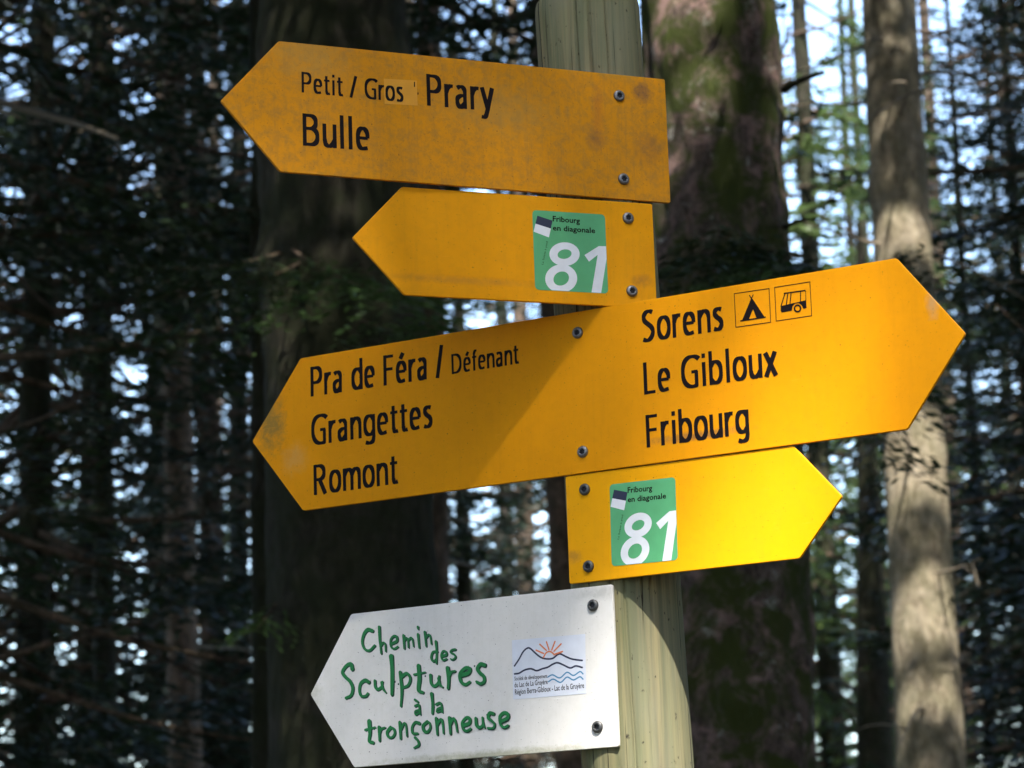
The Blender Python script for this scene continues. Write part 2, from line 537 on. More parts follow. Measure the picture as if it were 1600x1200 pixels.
# condensed humanist grotesque: centre lines, cap height 1
GL = {
    'P': (0.545, [[(W2, 0), (W2, 1)], [(W2, 0.945), (0.22, 0.945)] + arc(0.24, 0.70, 0.215, 0.245, 90, -90) + [(W2, 0.455)]]),
    'B': (0.585, [[(W2, 0), (W2, 1)], [(W2, 0.945), (0.22, 0.945)] + arc(0.24, 0.745, 0.20, 0.20, 90, -90) + [(W2, 0.545)],
                  [(W2, 0.545), (0.24, 0.545)] + arc(0.26, 0.30, 0.225, 0.245, 90, -90) + [(W2, 0.055)]]),
    'R': (0.575, [[(W2, 0), (W2, 1)], [(W2, 0.945), (0.20, 0.945)] + arc(0.22, 0.72, 0.215, 0.225, 90, -90) + [(W2, 0.495)], [(0.25, 0.49), (0.48, 0)]]),
    'F': (0.475, [[(W2, 0), (W2, 1)], [(W2, 0.945), (0.43, 0.945)], [(W2, 0.525), (0.40, 0.525)]]),
    'L': (0.445, [[(W2, 0), (W2, 1)], [(W2, 0.055), (0.42, 0.055)]]),
    'D': (0.655, [[(W2, 0), (W2, 1)], [(W2, 0.945), (0.20, 0.945)] + arc(0.22, 0.5, 0.335, 0.445, 90, -90) + [(W2, 0.055)]]),
    'G': (0.655, [arc(0.42, 0.5, 0.345, 0.46, 48, 285, 24) + [(0.565, 0.085)], [(0.555, 0.05), (0.555, 0.50)], [(0.38, 0.485), (0.60, 0.485)]]),
    'S': (0.50, [list(map(tuple, catmull([(0.415, 0.905), (0.30, 0.95), (0.17, 0.92), (0.09, 0.80), (0.12, 0.66), (0.24, 0.55), (0.36, 0.44), (0.41, 0.29), (0.34, 0.12), (0.20, 0.045), (0.045, 0.09)], 5)))]),
    'a': (0.455, [list(map(tuple, catmull([(0.07, 0.64), (0.17, 0.685), (0.27, 0.67), (0.335, 0.57), (0.337, 0.40)], 5))) + [(0.337, 0.0)],
                  list(map(tuple, catmull([(0.337, 0.41), (0.20, 0.40), (0.09, 0.33), (0.07, 0.20), (0.12, 0.07), (0.21, 0.05), (0.337, 0.17)], 5)))]),
    'b': (0.50, [[(W2, 0), (W2, 1.04)], [(W2, 0.56)] + arc(0.235, 0.37, 0.19, 0.32, 120, -120, 20) + [(W2, 0.16)]]),
    'd': (0.50, [[(0.43, 0), (0.43, 1.04)], [(0.43, 0.56)] + arc(0.265, 0.37, 0.195, 0.32, 60, 300, 20) + [(0.43, 0.16)]]),
    'e': (0.47, [[(0.07, 0.385), (0.40, 0.385)], [(0.395, 0.385)] + arc(0.235, 0.37, 0.165, 0.315, 20, 285, 24) + [(0.39, 0.085)]]),
    'f': (0.30, [list(map(tuple, catmull([(0.30, 0.985), (0.20, 0.975), (0.135, 0.85), (0.13, 0.70)], 5))) + [(0.13, 0)], [(0.01, _x), (0.28, _x)]]),
    'g': (0.495, [[(0.425, XH), (0.425, 0.05)] + list(map(tuple, catmull([(0.425, 0.0), (0.38, -0.15), (0.24, -0.20), (0.09, -0.16)], 5))), [(0.425, 0.56)] + arc(0.26, 0.385, 0.19, 0.305, 60, 300, 20) + [(0.425, 0.20)]]),
    'i': (0.215, [[(0.107, 0), (0.107, XH)], [(0.107, 0.86), (0.107, 1.0)]]),
    'l': (0.215, [[(0.107, 0), (0.107, 1.04)]]),
    'm': (0.74, [[(W2, 0), (W2, XH)], list(map(tuple, catmull([(W2, 0.50), (0.15, 0.64), (0.25, 0.68), (0.34, 0.62), (0.37, 0.48)], 5))) + [(0.37, 0)],
                 list(map(tuple, catmull([(0.37, 0.50), (0.45, 0.64), (0.55, 0.68), (0.64, 0.62), (0.67, 0.48)], 5))) + [(0.67, 0)]]),
    'n': (0.475, [[(W2, 0), (W2, XH)], list(map(tuple, catmull([(W2, 0.50), (0.16, 0.64), (0.26, 0.685), (0.37, 0.62), (0.405, 0.47)], 5))) + [(0.405, 0)]]),
    'o': (0.49, [arc(0.245, 0.37, 0.185, 0.32, 0, 360, 30)]),
    'r': (0.315, [[(W2, 0), (W2, XH)], list(map(tuple, catmull([(W2, 0.47), (0.13, 0.62), (0.22, 0.68), (0.31, 0.675)], 5)))]),
    's': (0.385, [list(map(tuple, catmull([(0.325, 0.655), (0.22, 0.685), (0.12, 0.65), (0.085, 0.55), (0.15, 0.44), (0.27, 0.34), (0.315, 0.21), (0.26, 0.085), (0.16, 0.05), (0.04, 0.085)], 5)))]),
    't': (0.325, [[(0.135, 0.90), (0.135, 0.20)] + list(map(tuple, catmull([(0.137, 0.18), (0.17, 0.07), (0.24, 0.05), (0.31, 0.07)], 5))), [(0.01, _x), (0.305, _x)]]),
    'u': (0.475, [[(0.405, XH), (0.405, 0)], [(W2, XH), (W2, 0.27)] + list(map(tuple, catmull([(W2, 0.25), (0.11, 0.10), (0.21, 0.05), (0.32, 0.10), (0.405, 0.23)], 5)))]),
    'x': (0.44, [[(0.05, 0), (0.39, XH)], [(0.05, XH), (0.39, 0)]]),
    'y': (0.44, [[(0.04, XH), (0.225, 0.05)], [(0.40, XH), (0.21, 0.0)] + list(map(tuple, catmull([(0.20, -0.03), (0.15, -0.17), (0.08, -0.21), (0.0, -0.20)], 4)))]),
    '/': (0.36, [[(0.02, -0.02), (0.30, 1.04)]]),
    ' ': (0.24, []),
}
GL['é'] = (GL['e'][0], GL['e'][1] + [[(0.20, 0.80), (0.32, 0.99)]])


def text_strokes(pr, s, x0, y0, x1, y1, cap, weight=0.121, thin=0.098, shear=0.0):
    """write s with its base line from (x0,y0) to (x1,y1), cap height cap (all in board metres)"""
    adv = 0.0; items = []
    for ch in s:
        w, st = GL[ch]
        items.append((adv, st)); adv += w + 0.065
    adv -= 0.08
    L = math.hypot(x1 - x0, y1 - y0)
    ux, uy = (x1 - x0) / L, (y1 - y0) / L
    sx = L / adv
    for a, st in items:
        for path in st:
            P = np.array([((a + px - 0.0) * sx, py * cap) for px, py in path])
            # drop doubled points
            keep = [0]
            for i in range(1, len(P)):
                if np.linalg.norm(P[i] - P[keep[-1]]) > 1e-6:
                    keep.append(i)
            P = P[keep]
            Q = np.stack([x0 + P[:, 0] * ux - P[:, 1] * uy, y0 + P[:, 0] * uy + P[:, 1] * ux], 1)
            pr.stroke(Q, lambda t, d: cap * (weight * abs(-d[0] * uy + d[1] * ux) + thin * abs(d[0] * ux + d[1] * uy)))


def font_polys(s, bold=0.0):
    """outline text of the built-in font as triangles/quads; returns (verts, faces) with cap height ~0.69"""
    cu = bpy.data.curves.new('text_tmp', 'FONT')
    cu.body = s; cu.size = 1.0; cu.offset = bold; cu.resolution_u = 2
    ob = bpy.data.objects.new('text_tmp', cu)
    COL.objects.link(ob)
    dg = bpy.context.evaluated_depsgraph_get()
    me = ob.evaluated_get(dg).to_mesh()
    V = np.array([tuple(v.co) for v in me.vertices])[:, :2]
    Fs = [tuple(p.vertices) for p in me.polygons]
    ob.evaluated_get(dg).to_mesh_clear()
    bpy.data.objects.remove(ob); bpy.data.curves.remove(cu)
    return V, Fs


def text_font(pr, s, x0, y0, x1, y1, cap, bold=0.01):
    V, Fs = font_polys(s, bold)
    V = V - np.array([V[:, 0].min(), 0])
    L = math.hypot(x1 - x0, y1 - y0)
    sx = L / V[:, 0].max(); sy = cap / 0.69
    ux, uy = (x1 - x0) / L, (y1 - y0) / L
    z = pr._layer(); b = len(pr.V)
    for vx, vy in V:
        px, py = vx * sx, vy * sy
        pr.V.append((x0 + px * ux - py * uy, y0 + px * uy + py * ux, z))
    pr.F += [tuple(i + b for i in f) for f in Fs]


# ------------------------------------------------------------------ boards
class Board:
    """a flat board screwed to the post. Local axes: u along the board, z up, n out of its face"""
    def __init__(self, name, yaw, ypix, xpix, label, mat, group):
        th = math.radians(yaw)
        self.n = np.array([math.sin(th), -math.cos(th), 0.0])
        self.u = np.array([math.cos(th), math.sin(th), 0.0])
        self.p0 = at(xpix, ypix, POST_Y) + self.n * FRONT_R
        self.root = empty(name, self.p0, label, 'sign', group)
        self.root.matrix_world = Matrix(((self.u[0], 0, self.n[0], self.p0[0]), (self.u[1], 0, self.n[1], self.p0[1]), (0, 1, 0, self.p0[2]), (0, 0, 0, 1)))
        self.mat = mat

    def uv(self, px, py):
        d = ray(px, py)
        t = ((self.p0 - CAM) @ self.n) / (d @ self.n)
        w = CAM + d * t - self.p0
        return np.array([w @ self.u, w[2]])

    def body(self, pts, thick=0.004, bevel=0.0007):
        bm = bmesh.new()
        vs = [bm.verts.new((p[0], p[1], 0)) for p in pts]
        f = bm.faces.new(vs)
        if f.normal.z < 0:
            f.normal_flip()
        r = bmesh.ops.extrude_face_region(bm, geom=[f])
        bmesh.ops.translate(bm, verts=[e for e in r['geom'] if isinstance(e, bmesh.types.BMVert)], vec=(0, 0, -thick))
        bmesh.ops.recalc_face_normals(bm, faces=bm.faces[:])
        # slightly rounded corners and edges
        vert_edges = [e for e in bm.edges if abs(e.verts[0].co.z - e.verts[1].co.z) > thick * 0.5]
        bmesh.ops.bevel(bm, geom=vert_edges, offset=0.0022, segments=3, affect='EDGES', profile=0.5)
        rim = [e for e in bm.edges if e.verts[0].co.z > -1e-6 and e.verts[1].co.z > -1e-6]
        bmesh.ops.bevel(bm, geom=rim, offset=bevel, segments=2, affect='EDGES', profile=0.5)
        me = bpy.data.meshes.new('board')
        bm.to_mesh(me); bm.free()
        me.materials.append(self.mat)
        return link('board', me, self.root)

    def printed(self, name, pr, mat, z, parent=None, label=None):
        V = [(v[0], v[1], v[2] + z) for v in pr.V]
        o = mesh_obj(name, V, pr.F, mat, parent or self.root)
        # faces look outward
        me = o.data
        bm = bmesh.new(); bm.from_mesh(me)
        for f in bm.faces:
            f.normal_update()
            if f.normal.z < 0:
                f.normal_flip()
        bm.to_mesh(me); bm.free()
        if label:
            o['label'] = label
        return o

    def text(self, s, a, b, cap, weight=0.121, thin=0.098):
        """base line from pixel a to pixel b, cap height in pixels measured at a"""
        p = self.uv(*a); q = self.uv(*b)
        c = self.uv(a[0], a[1] - cap)
        pr = Print()
        text_strokes(pr, s, p[0], p[1], q[0], q[1], c[1] - p[1], weight, thin)
        return self.printed('lettering', pr, MAT['black'], 0.00025)

    def screw(self, px, py, r=0.0068, old=False, rot=0.0):
        c = self.uv(px, py)
        prof = [(1.0, -0.0002), (1.02, 0.0012), (0.98, 0.0021), (0.86, 0.0029), (0.70, 0.0034), (0.54, 0.0036), (0.50, 0.0034), (0.46, 0.0012), (0.02, 0.0011)]
        n = 24; V = []
        for k, (s, z) in enumerate(prof):
            for i in range(n):
                a = 2 * math.pi * i / n
                rr = s * r
                if k in (5, 6, 7):                        # six-lobed socket
                    rr *= 1 + 0.14 * math.cos(6 * a)
                V.append((c[0] + rr * math.cos(a + rot), c[1] + rr * math.sin(a + rot), z))
        Fq = [(j * n + i, j * n + (i + 1) % n, (j + 1) * n + (i + 1) % n, (j + 1) * n + i) for j in range(len(prof) - 2) for i in range(n)]
        hd = mesh_obj('screw', V[:n * (len(prof) - 1)], Fq, MAT['screw_old' if old else 'screw'], self.root, True)
        b = (len(prof) - 2) * n
        fl = [(V[b + i][0], V[b + i][1], 0.0013) for i in range(n)]
        mesh_obj('socket', fl, [tuple(range(n))], MAT['recess'], hd)


GRP = 'arrow boards on the wooden post'
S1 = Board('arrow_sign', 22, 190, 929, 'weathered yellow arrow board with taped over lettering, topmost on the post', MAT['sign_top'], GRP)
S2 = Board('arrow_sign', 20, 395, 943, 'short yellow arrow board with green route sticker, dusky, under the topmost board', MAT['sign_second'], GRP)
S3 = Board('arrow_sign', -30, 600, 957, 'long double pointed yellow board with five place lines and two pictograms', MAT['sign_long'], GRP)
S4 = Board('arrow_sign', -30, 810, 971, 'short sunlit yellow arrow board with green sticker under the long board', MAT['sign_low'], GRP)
S5 = Board('arrow_sign', -31, 1050, 987, 'white arrow board with green hand drawn lettering and small mountain logo', MAT['sign_white'], GRP)


def arrow(bd, tip_l=None, tl=None, tr=None, tip_r=None, br=None, bl=None, **kw):
    P = {k: bd.uv(*v) for k, v in dict(tip_l=tip_l, tl=tl, tr=tr, tip_r=tip_r, br=br, bl=bl).items() if v}
    zt = (P['tl'][1] + P['tr'][1]) / 2; zb = (P['bl'][1] + P['br'][1]) / 2
    ul = (P['tl'][0] + P['bl'][0]) / 2; ur = (P['tr'][0] + P['br'][0]) / 2
    pts = []
    if tip_l:
        pts.append((P['tip_l'][0], (zt + zb) / 2))
    pts += [(ul, zb), (ur, zb)]
    if tip_r:
        pts.append((P['tip_r'][0], (zt + zb) / 2))
    pts += [(ur, zt), (ul, zt)]
    bd.body(pts, **kw)


arrow(S1, (345, 158), (437, 63), (1040, 125), None, (1047, 318), (437, 267))
arrow(S2, (551, 372), (625, 292), (1017, 318), None, (1029, 483), (635, 460))
arrow(S3, (394, 690), (470, 562), (1397, 401), (1508, 520), (1420, 668), (473, 800))
arrow(S4, None, (883, 745), (1240, 696), (1315, 770), (1248, 873), (890, 912))
arrow(S5, (485, 1090), (550, 963), (957, 909), None, (966, 1169), (552, 1197))

for bd, pts, old in ((S1, ((967, 150), (974, 280)), 0), (S2, ((981, 341), (987, 455)), 0), (S3, ((903, 520), (911, 706)), 0),
                     (S4, ((914, 765), (920, 885)), 1), (S5, ((927, 946), (934, 1136)), 1)):
    for i, p in enumerate(pts):
        bd.screw(*p, old=bool(old), rot=random.random())

# -- lettering of the topmost board
pr = Print()
q = [S1.uv(*p) for p in ((599.5, 123), (651, 126), (652.5, 165), (601, 162))]
pr.poly(q)
S1.printed('tape_patch', pr, MAT['patch'], 0.00015)
S1.text('Petit / Gros', (471, 144.5), (630, 159.8), 32.5, 0.118, 0.098)
S1.text('Prary', (667, 165), (771, 174), 49.5)
S1.text('Bulle', (473, 227.5), (577.5, 236), 50.5)
pr = Print()
for a, b in (((647.5, 128), (647.5, 136)), ((653, 144.5), (653, 148))):
    pr.stroke([S1.uv(*a), S1.uv(*b)], lambda t, d: 0.0013)
S1.printed('print_remnant', pr, MAT['black'], 0.00028)

# -- the long board
S3.text('Pra de Féra', (485.5, 620), (668.5, 592.5), 46.5)
S3.text('/', (683, 590), (692.5, 588.5), 48)
S3.text('Défenant', (706, 585), (811, 568), 31.5, 0.120, 0.098)
S3.text('Grangettes', (486.5, 696.5), (676, 668), 47)
S3.text('Romont', (490.5, 774), (622, 755.5), 47.5)
S3.text('Sorens', (1003.5, 535.5), (1130.5, 516), 50)
S3.text('Le Gibloux', (1006.5, 617), (1214.5, 586.5), 50.5)
S3.text('Fribourg', (1010.5, 699.5), (1171, 677.5), 51)


def z5(x, y):
    return S3.uv(960 + x / 2.7586, 390 + y / 2.7586)


def pict_frame(corners):
    pr = Print()
    P = [z5(*c) for c in corners]
    for i in range(4):
        a, b = P[i], P[(i + 1) % 4]
        d = (b - a) / np.linalg.norm(b - a) * 0.0004
        pr.stroke([a - d, b + d], lambda t, dd: 0.0009)
    return pr


o = S3.printed('camping_pictogram', pict_frame([(517, 190), (667, 168), (674, 313), (524, 335)]), MAT['black'], 0.00025)
pr = Print()
pr.poly([z5(*p) for p in ((589, 213), (596, 212), (648, 291), (613, 296), (598, 257), (580, 301), (550, 306))])
pr.stroke([z5(543, 308), z5(653, 291)], lambda t, d: 0.0016)
pr.stroke([z5(582, 196), z5(600, 226)], lambda t, d: 0.0012)
pr.stroke([z5(599, 194), z5(585, 226)], lambda t, d: 0.0012)
S3.printed('tent_symbol', pr, MAT['black'], 0.0003, o)
o = S3.printed('bus_pictogram', pict_frame([(691, 163), (843, 139), (851, 285), (698, 308)]), MAT['black'], 0.00025)
pr = Print()
pr.poly([z5(*p) for p in ((718, 243), (827, 218), (829, 252), (815, 255), (808, 240), (795, 231), (780, 233), (769, 243), (765, 264), (722, 271), (717, 264))])
for a, b, w in (((718, 246), (736, 189), 4.5), ((731, 189), (824, 176), 5), ((748, 190), (741, 240), 4.5), ((762, 188), (757, 238), 4.5), ((803, 180), (803, 226), 4), ((825, 178), (826, 222), 2.5)):
    pr.stroke([z5(*a), z5(*b)], lambda t, d, w=w: w * 0.00029)
ring = [z5(790 + 13 * math.cos(t), 254 + 14 * math.sin(t)) for t in np.linspace(0, 2 * math.pi, 25)]
pr.stroke(ring, lambda t, d: 0.0020)
S3.printed('bus_symbol', pr, MAT['black'], 0.0003, o)


# -- route stickers: laid out once in sticker metres, from the one on the second board
def z3(x, y):
    return S2.uv(800 + x / 6.154, 300 + y / 6.154)


ST_BL = z3(222, 940); ST_BR = z3(930, 975); ST_TL = z3(190, 170); ST_TR = z3(885, 218)
ST_W = (np.linalg.norm(ST_BR - ST_BL) + np.linalg.norm(ST_TR - ST_TL)) / 2
ST_H = (np.linalg.norm(ST_TL - ST_BL) + np.linalg.norm(ST_TR - ST_BR)) / 2


def st_local(x, y):
    """zoom pixel -> sticker coordinates (0..W, 0..H)"""
    p = z3(x, y) - ST_BL
    ex = (ST_BR - ST_BL) / np.linalg.norm(ST_BR - ST_BL)
    ey = (ST_TL - ST_BL) / np.linalg.norm(ST_TL - ST_BL)
    M = np.array([[ex[0], ey[0]], [ex[1], ey[1]]])
    return np.linalg.solve(M, p)


def build_sticker(bd, bl, br, tr, tl):
    B, Rr, T, L = (bd.uv(*p) for p in (bl, br, tr, tl))
    w = (np.linalg.norm(Rr - B) + np.linalg.norm(T - L)) / 2 / ST_W
    h = (np.linalg.norm(L - B) + np.linalg.norm(T - Rr)) / 2 / ST_H
    ex = ((Rr - B) + (T - L)); ex /= np.linalg.norm(ex)
    ey = np.array([-ex[1], ex[0]])

    def put(pr):
        pr.V = [tuple(B + ex * v[0] * w + ey * v[1] * h) + (v[2],) for v in pr.V]
        return pr
    pr = Print()
    r = 0.005
    pts = []
    for cx, cy, a0 in ((ST_W - r, ST_H - r, 0), (r, ST_H - r, 90), (r, r, 180), (ST_W - r, r, 270)):
        pts += [(cx + r * math.cos(math.radians(a0 + t)), cy + r * math.sin(math.radians(a0 + t))) for t in range(0, 91, 15)]
    pr.poly(pts)
    st = bd.printed('route_sticker', put(pr), MAT['green_sticker'], 0.0003)
    for nm, quad, mat in (('flag_stripe', ((240, 228), (386, 275), (370, 352), (222, 305)), 'navy_print'), ('flag_stripe', ((222, 305), (370, 352), (352, 437), (205, 382)), 'white_print')):
        pr = Print(); pr.poly([st_local(*p) for p in quad])
        bd.printed(nm, put(pr), MAT[mat], 0.0004, st)
    for s, a, b, c in (('Fribourg', (388, 281), (650, 301), (390, 230)), ('en diagonale', (390, 368), (797, 394), (390, 318))):
        pr = Print()
        p, q, t = st_local(*a), st_local(*b), st_local(*c)
        text_font(pr, s, p[0], p[1], q[0], q[1], t[1] - p[1], 0.022)
        bd.printed('lettering', put(pr), MAT['black'], 0.00045, st)
    pr = Print()
    p, q = st_local(298, 700), st_local(342, 478)
    text_font(pr, 'La Suisse à pied', p[0], p[1], q[0], q[1], 0.0022, 0.0)
    bd.printed('lettering', put(pr), MAT['black'], 0.00045, st)
    # 81
    k = ST_W / 712.0
    pr = Print()
    for cx, cy, rx, ry in ((503, 597, 106, 80), (472, 832, 114, 102)):
        P = [st_local(cx + rx * math.cos(t) - 0.06 * ry * math.sin(t), cy + ry * math.sin(t)) for t in np.linspace(0, 2 * math.pi, 41)]
        pr.stroke(P, lambda t, d: k * math.hypot(80 * d[1], 66 * d[0]))
    pr.poly([st_local(*p) for p in ((832, 518), (925, 520), (854, 985), (760, 985), (822, 602), (738, 668), (695, 605))])
    pr.clip(ST_W - 0.0004, 0.0004)
    bd.printed('route_number', put(pr), MAT['white_print'], 0.0004, st)


build_sticker(S2, (836, 452.7), (951, 458.4), (943.8, 335.4), (830.9, 327.6))
build_sticker(S4, (956, 885), (1058.6, 873.6), (1055, 745.5), (951.5, 756))


# -- hand drawn lettering of the white board
def z7(x, y):
    return S5.uv(470 + x / 4, 900 + y / 4)


def z8(x, y):
    return S5.uv(770 + x / 4, 900 + y / 4)


HAND = [   # words, each a list of brush strokes: (width, points)
    [(21, [(448, 342), (418, 335), (394, 365), (385, 415), (400, 455), (430, 465), (462, 435)]),
     (19, [(490, 318), (495, 400), (503, 482)]), (15, [(503, 432), (516, 416), (529, 428), (532, 470)]),
     (17, [(563, 425), (600, 407), (600, 380), (580, 376), (562, 400), (565, 440), (585, 455), (608, 442)]),
     (17, [(643, 372), (648, 452)]), (14, [(648, 402), (661, 386), (671, 402), (674, 446)]), (14, [(674, 400), (690, 386), (700, 402), (706, 440)]),
     (16, [(734, 365), (742, 448)]), (16, [(733, 318), (735, 332)]),
     (17, [(776, 350), (785, 438)]), (14, [(784, 385), (800, 366), (812, 380), (818, 424)])],
    [(16, [(852, 472), (826, 476), (816, 510), (830, 533), (850, 512)]), (17, [(845, 410), (850, 480), (848, 545)]),
     (15, [(882, 500), (910, 492), (906, 472), (889, 470), (878, 498), (890, 525), (912, 518)]),
     (14, [(966, 458), (946, 462), (937, 476), (962, 492), (968, 508), (952, 522), (937, 518)])],
    [(25, [(322, 580), (314, 550), (286, 560), (261, 598), (277, 628), (308, 658), (325, 700), (314, 745), (282, 762)]),
     (22, [(425, 662), (403, 652), (375, 672), (367, 715), (378, 748), (405, 750), (420, 735)]),
     (20, [(464, 655), (466, 690), (482, 708), (505, 692), (512, 660)]), (17, [(505, 665), (514, 702), (532, 728)]),
     (31, [(565, 502), (573, 600), (570, 738)]),
     (23, [(622, 602), (632, 700), (627, 812)]), (21, [(632, 628), (664, 608), (685, 640), (672, 682), (640, 698)]),
     (29, [(737, 562), (742, 640), (738, 712), (764, 727)]), (14, [(710, 616), (780, 601)]),
     (21, [(812, 620), (816, 668), (836, 688), (860, 668), (866, 626)]), (17, [(862, 640), (872, 678), (887, 693)]),
     (27, [(918, 575), (926, 635), (922, 700)]), (19, [(926, 630), (942, 600), (966, 594)]),
     (25, [(1000, 622), (1048, 606), (1058, 580), (1030, 575), (997, 612), (1003, 658), (1030, 678), (1058, 662)]),
     (25, [(1150, 556), (1125, 550), (1106, 578), (1122, 606), (1146, 628), (1148, 658), (1125, 672), (1100, 660)])],
    [(15, [(714, 773), (733, 786)]), (16, [(716, 812), (738, 806), (744, 838), (748, 866)]), (14, [(742, 838), (716, 846), (720, 866), (744, 852)])],
    [(22, [(818, 736), (825, 800), (823, 858)]), (16, [(848, 802), (872, 793), (882, 818), (886, 852)]), (14, [(880, 822), (855, 832), (852, 850), (879, 842)])],
    [(26, [(428, 908), (432, 980), (428, 1030), (452, 1041)]), (14, [(404, 962), (466, 945)]),
     (21, [(490, 945), (493, 1028)]), (16, [(493, 982), (505, 957), (527, 946)]),
     (19, [(562, 946), (541, 976), (549, 1004), (571, 1008), (588, 984), (582, 956), (560, 945)]),
     (21, [(620, 915), (626, 1016)]), (16, [(626, 958), (645, 921), (659, 932), (665, 1000)]),
     (19, [(742, 920), (716, 915), (697, 945), (702, 982), (732, 984)]), (18, [(716, 1010), (734, 1030), (738, 1056), (710, 1074)]),
     (20, [(792, 910), (766, 936), (773, 968), (795, 973), (811, 946), (805, 917), (790, 910)]),
     (22, [(848, 890), (855, 990)]), (18, [(855, 930), (874, 896), (888, 912), (894, 982)]),
     (22, [(930, 886), (937, 985)]), (18, [(937, 925), (954, 891), (968, 908), (980, 972)]),
     (21, [(1013, 935), (1053, 920), (1058, 892), (1035, 886), (1010, 917), (1017, 956), (1040, 968), (1063, 955)]),
     (21, [(1096, 890), (1101, 932), (1121, 946), (1139, 928), (1138, 885)]), (14, [(1139, 905), (1151, 948)]),
     (20, [(1206, 860), (1182, 856), (1174, 885), (1195, 905), (1213, 926), (1203, 950), (1172, 950)]),
     (22, [(1250, 910), (1293, 887), (1295, 862), (1270, 856), (1246, 882), (1252, 928), (1272, 946), (1297, 934)])],
]
DOTS = [(590, 662), (611, 676), (779, 626), (1087, 563), (1165, 868), (835, 822), (461, 957), (741, 560)]
KZ = np.linalg.norm(z7(700, 700) - z7(701, 700))
for w in HAND:
    for mat, off, z, grow in (('green_dark', (5.5, 5.5), 0.00020, 1.05), ('green_print', (0, 0), 0.00060, 1.0)):
        pr = Print()
        for wd, pts in w:
            P = catmull([z7(x + off[0], y + off[1]) for x, y in pts], 6)
            ph = random.random() * 6
            pr.stroke(P, lambda t, d, wd=wd, ph=ph: wd * 0.82 * KZ * grow * (1.06 - 0.34 * t + 0.10 * math.sin(7 * t + ph)), True)
        S5.printed('hand_lettering' if mat == 'green_print' else 'lettering_edge', pr, MAT[mat], z)
pr = Print()
for d in DOTS:
    pr.disc(z7(*d), 5.0 * KZ)
S5.printed('ink_specks', pr, MAT['green_dark'], 0.0003)['kind'] = 'stuff'

# -- mountain logo
pr = Print(); pr.poly([z8(*p) for p in ((120, 402), (578, 362), (585, 735), (128, 772))])
logo = S5.printed('logo_panel', pr, MAT['logo_white'], 0.0003)
for nm, mat, lines, w in (
    ('mountain_line', 'navy_print', [[(137, 562), (165, 520), (190, 475), (215, 452), (235, 453), (265, 480), (300, 508), (335, 518), (375, 515), (405, 492), (425, 488), (460, 505), (500, 520), (560, 528)]], 9),
    ('mountain_line', 'navy_print', [[(137, 612), (165, 608), (200, 588), (240, 580), (275, 592), (310, 580), (345, 570), (375, 552), (405, 542), (440, 555), (485, 575), (520, 562), (560, 572)]], 9),
    ('wave_line', 'blue_print', [[(345, 632), (375, 618), (420, 637), (465, 602), (505, 622), (545, 598), (565, 612)], [(350, 660), (380, 645), (425, 665), (465, 632), (505, 650), (545, 630), (565, 645)]], 7),
    ('sun_rays', 'orange_print', [[(318, 508), (333, 482), (352, 472), (370, 477), (385, 492)], [(272, 464), (318, 484)], [(295, 427), (336, 465)], [(337, 412), (352, 460)], [(390, 410), (370, 462)], [(428, 425), (384, 470)], [(437, 472), (388, 490)]], 8)):
    pr = Print()
    for ln in lines:
        pr.stroke(catmull([z8(*p) for p in ln], 5), lambda t, d, w=w: w * KZ, True)
    S5.printed(nm, pr, MAT[mat], 0.0004, logo)
for s, a, b, c in (('Société de développement', (137, 654), (342, 636), 20), ('du Lac de La Gruyère', (137, 697), (345, 675), 25), ('Région Berra-Gibloux - Lac de la Gruyère', (140, 742), (572, 699), 27)):
    pr = Print()
    p, q = z8(*a), z8(*b)
    text_font(pr, s, p[0], p[1], q[0], q[1], c * KZ, 0.012)
    S5.printed('lettering', pr, MAT['black'], 0.00045, logo)


# ------------------------------------------------------------------ trees
def trunk_mesh(base, axis, H, r0, r1, mat, amp=0.012, fine_to=12.0, step=0.12, nseg=32, flare=0.25, seed=0.0, knots=0):
    """tapered, uneven trunk in coordinates relative to base"""
    axis = axis / np.linalg.norm(axis)
    ex = np.cross(axis, [0, 1.0, 0]); ex /= np.linalg.norm(ex)
    ey = np.cross(axis, ex)
    zs = list(np.arange(-0.3, min(fine_to, H), step)) + list(np.linspace(min(fine_to, H), H, 24))
    V = np.zeros((len(zs) * nseg, 3)); i = 0
    kn = [(random.uniform(0, 2 * math.pi), random.uniform(1.5, fine_to), random.uniform(0.03, 0.06)) for _ in range(knots)]
    for z in zs:
        t = max(0, z) / H
        r = r0 + (r1 - r0) * t ** 0.9 + flare * r0 * math.exp(-max(0, z) / 0.35)
        bx = 0.03 * mnoise.noise(Vector((z * 0.25, seed, 1))); by = 0.03 * mnoise.noise(Vector((z * 0.25, seed, 7)))
        for k in range(nseg):
            a = 2 * math.pi * k / nseg
            ca, sa = math.cos(a), math.sin(a)
            d = amp * (mnoise.noise(Vector((ca * r * 9, sa * r * 9, z * 4 + seed))) + 0.7 * mnoise.noise(Vector((ca * r * 24, sa * r * 24, z * 9 + seed)))
                       + 0.8 * mnoise.noise(Vector((ca * r * 3, sa * r * 3, z * 1.1 + seed))))
            for ka, kz, ks in kn:
                if abs(z - kz) < 0.25:
                    da = math.atan2(math.sin(a - ka), math.cos(a - ka)) * r
                    d += 0.03 * math.exp(-(da * da + (z - kz) ** 2) / (2 * ks * ks))
            V[i] = axis * z + ex * (ca * (r + d) + bx) + ey * (sa * (r + d) + by)
            i += 1
    n = nseg; J = np.arange(len(zs) - 1)[:, None] * n; I = np.arange(n)[None, :]
    Fq = np.stack([J + I, J + (I + 1) % n, J + n + (I + 1) % n, J + n + I], -1).reshape(-1, 4)
    return np_mesh('trunk', V, Fq, mat, True)


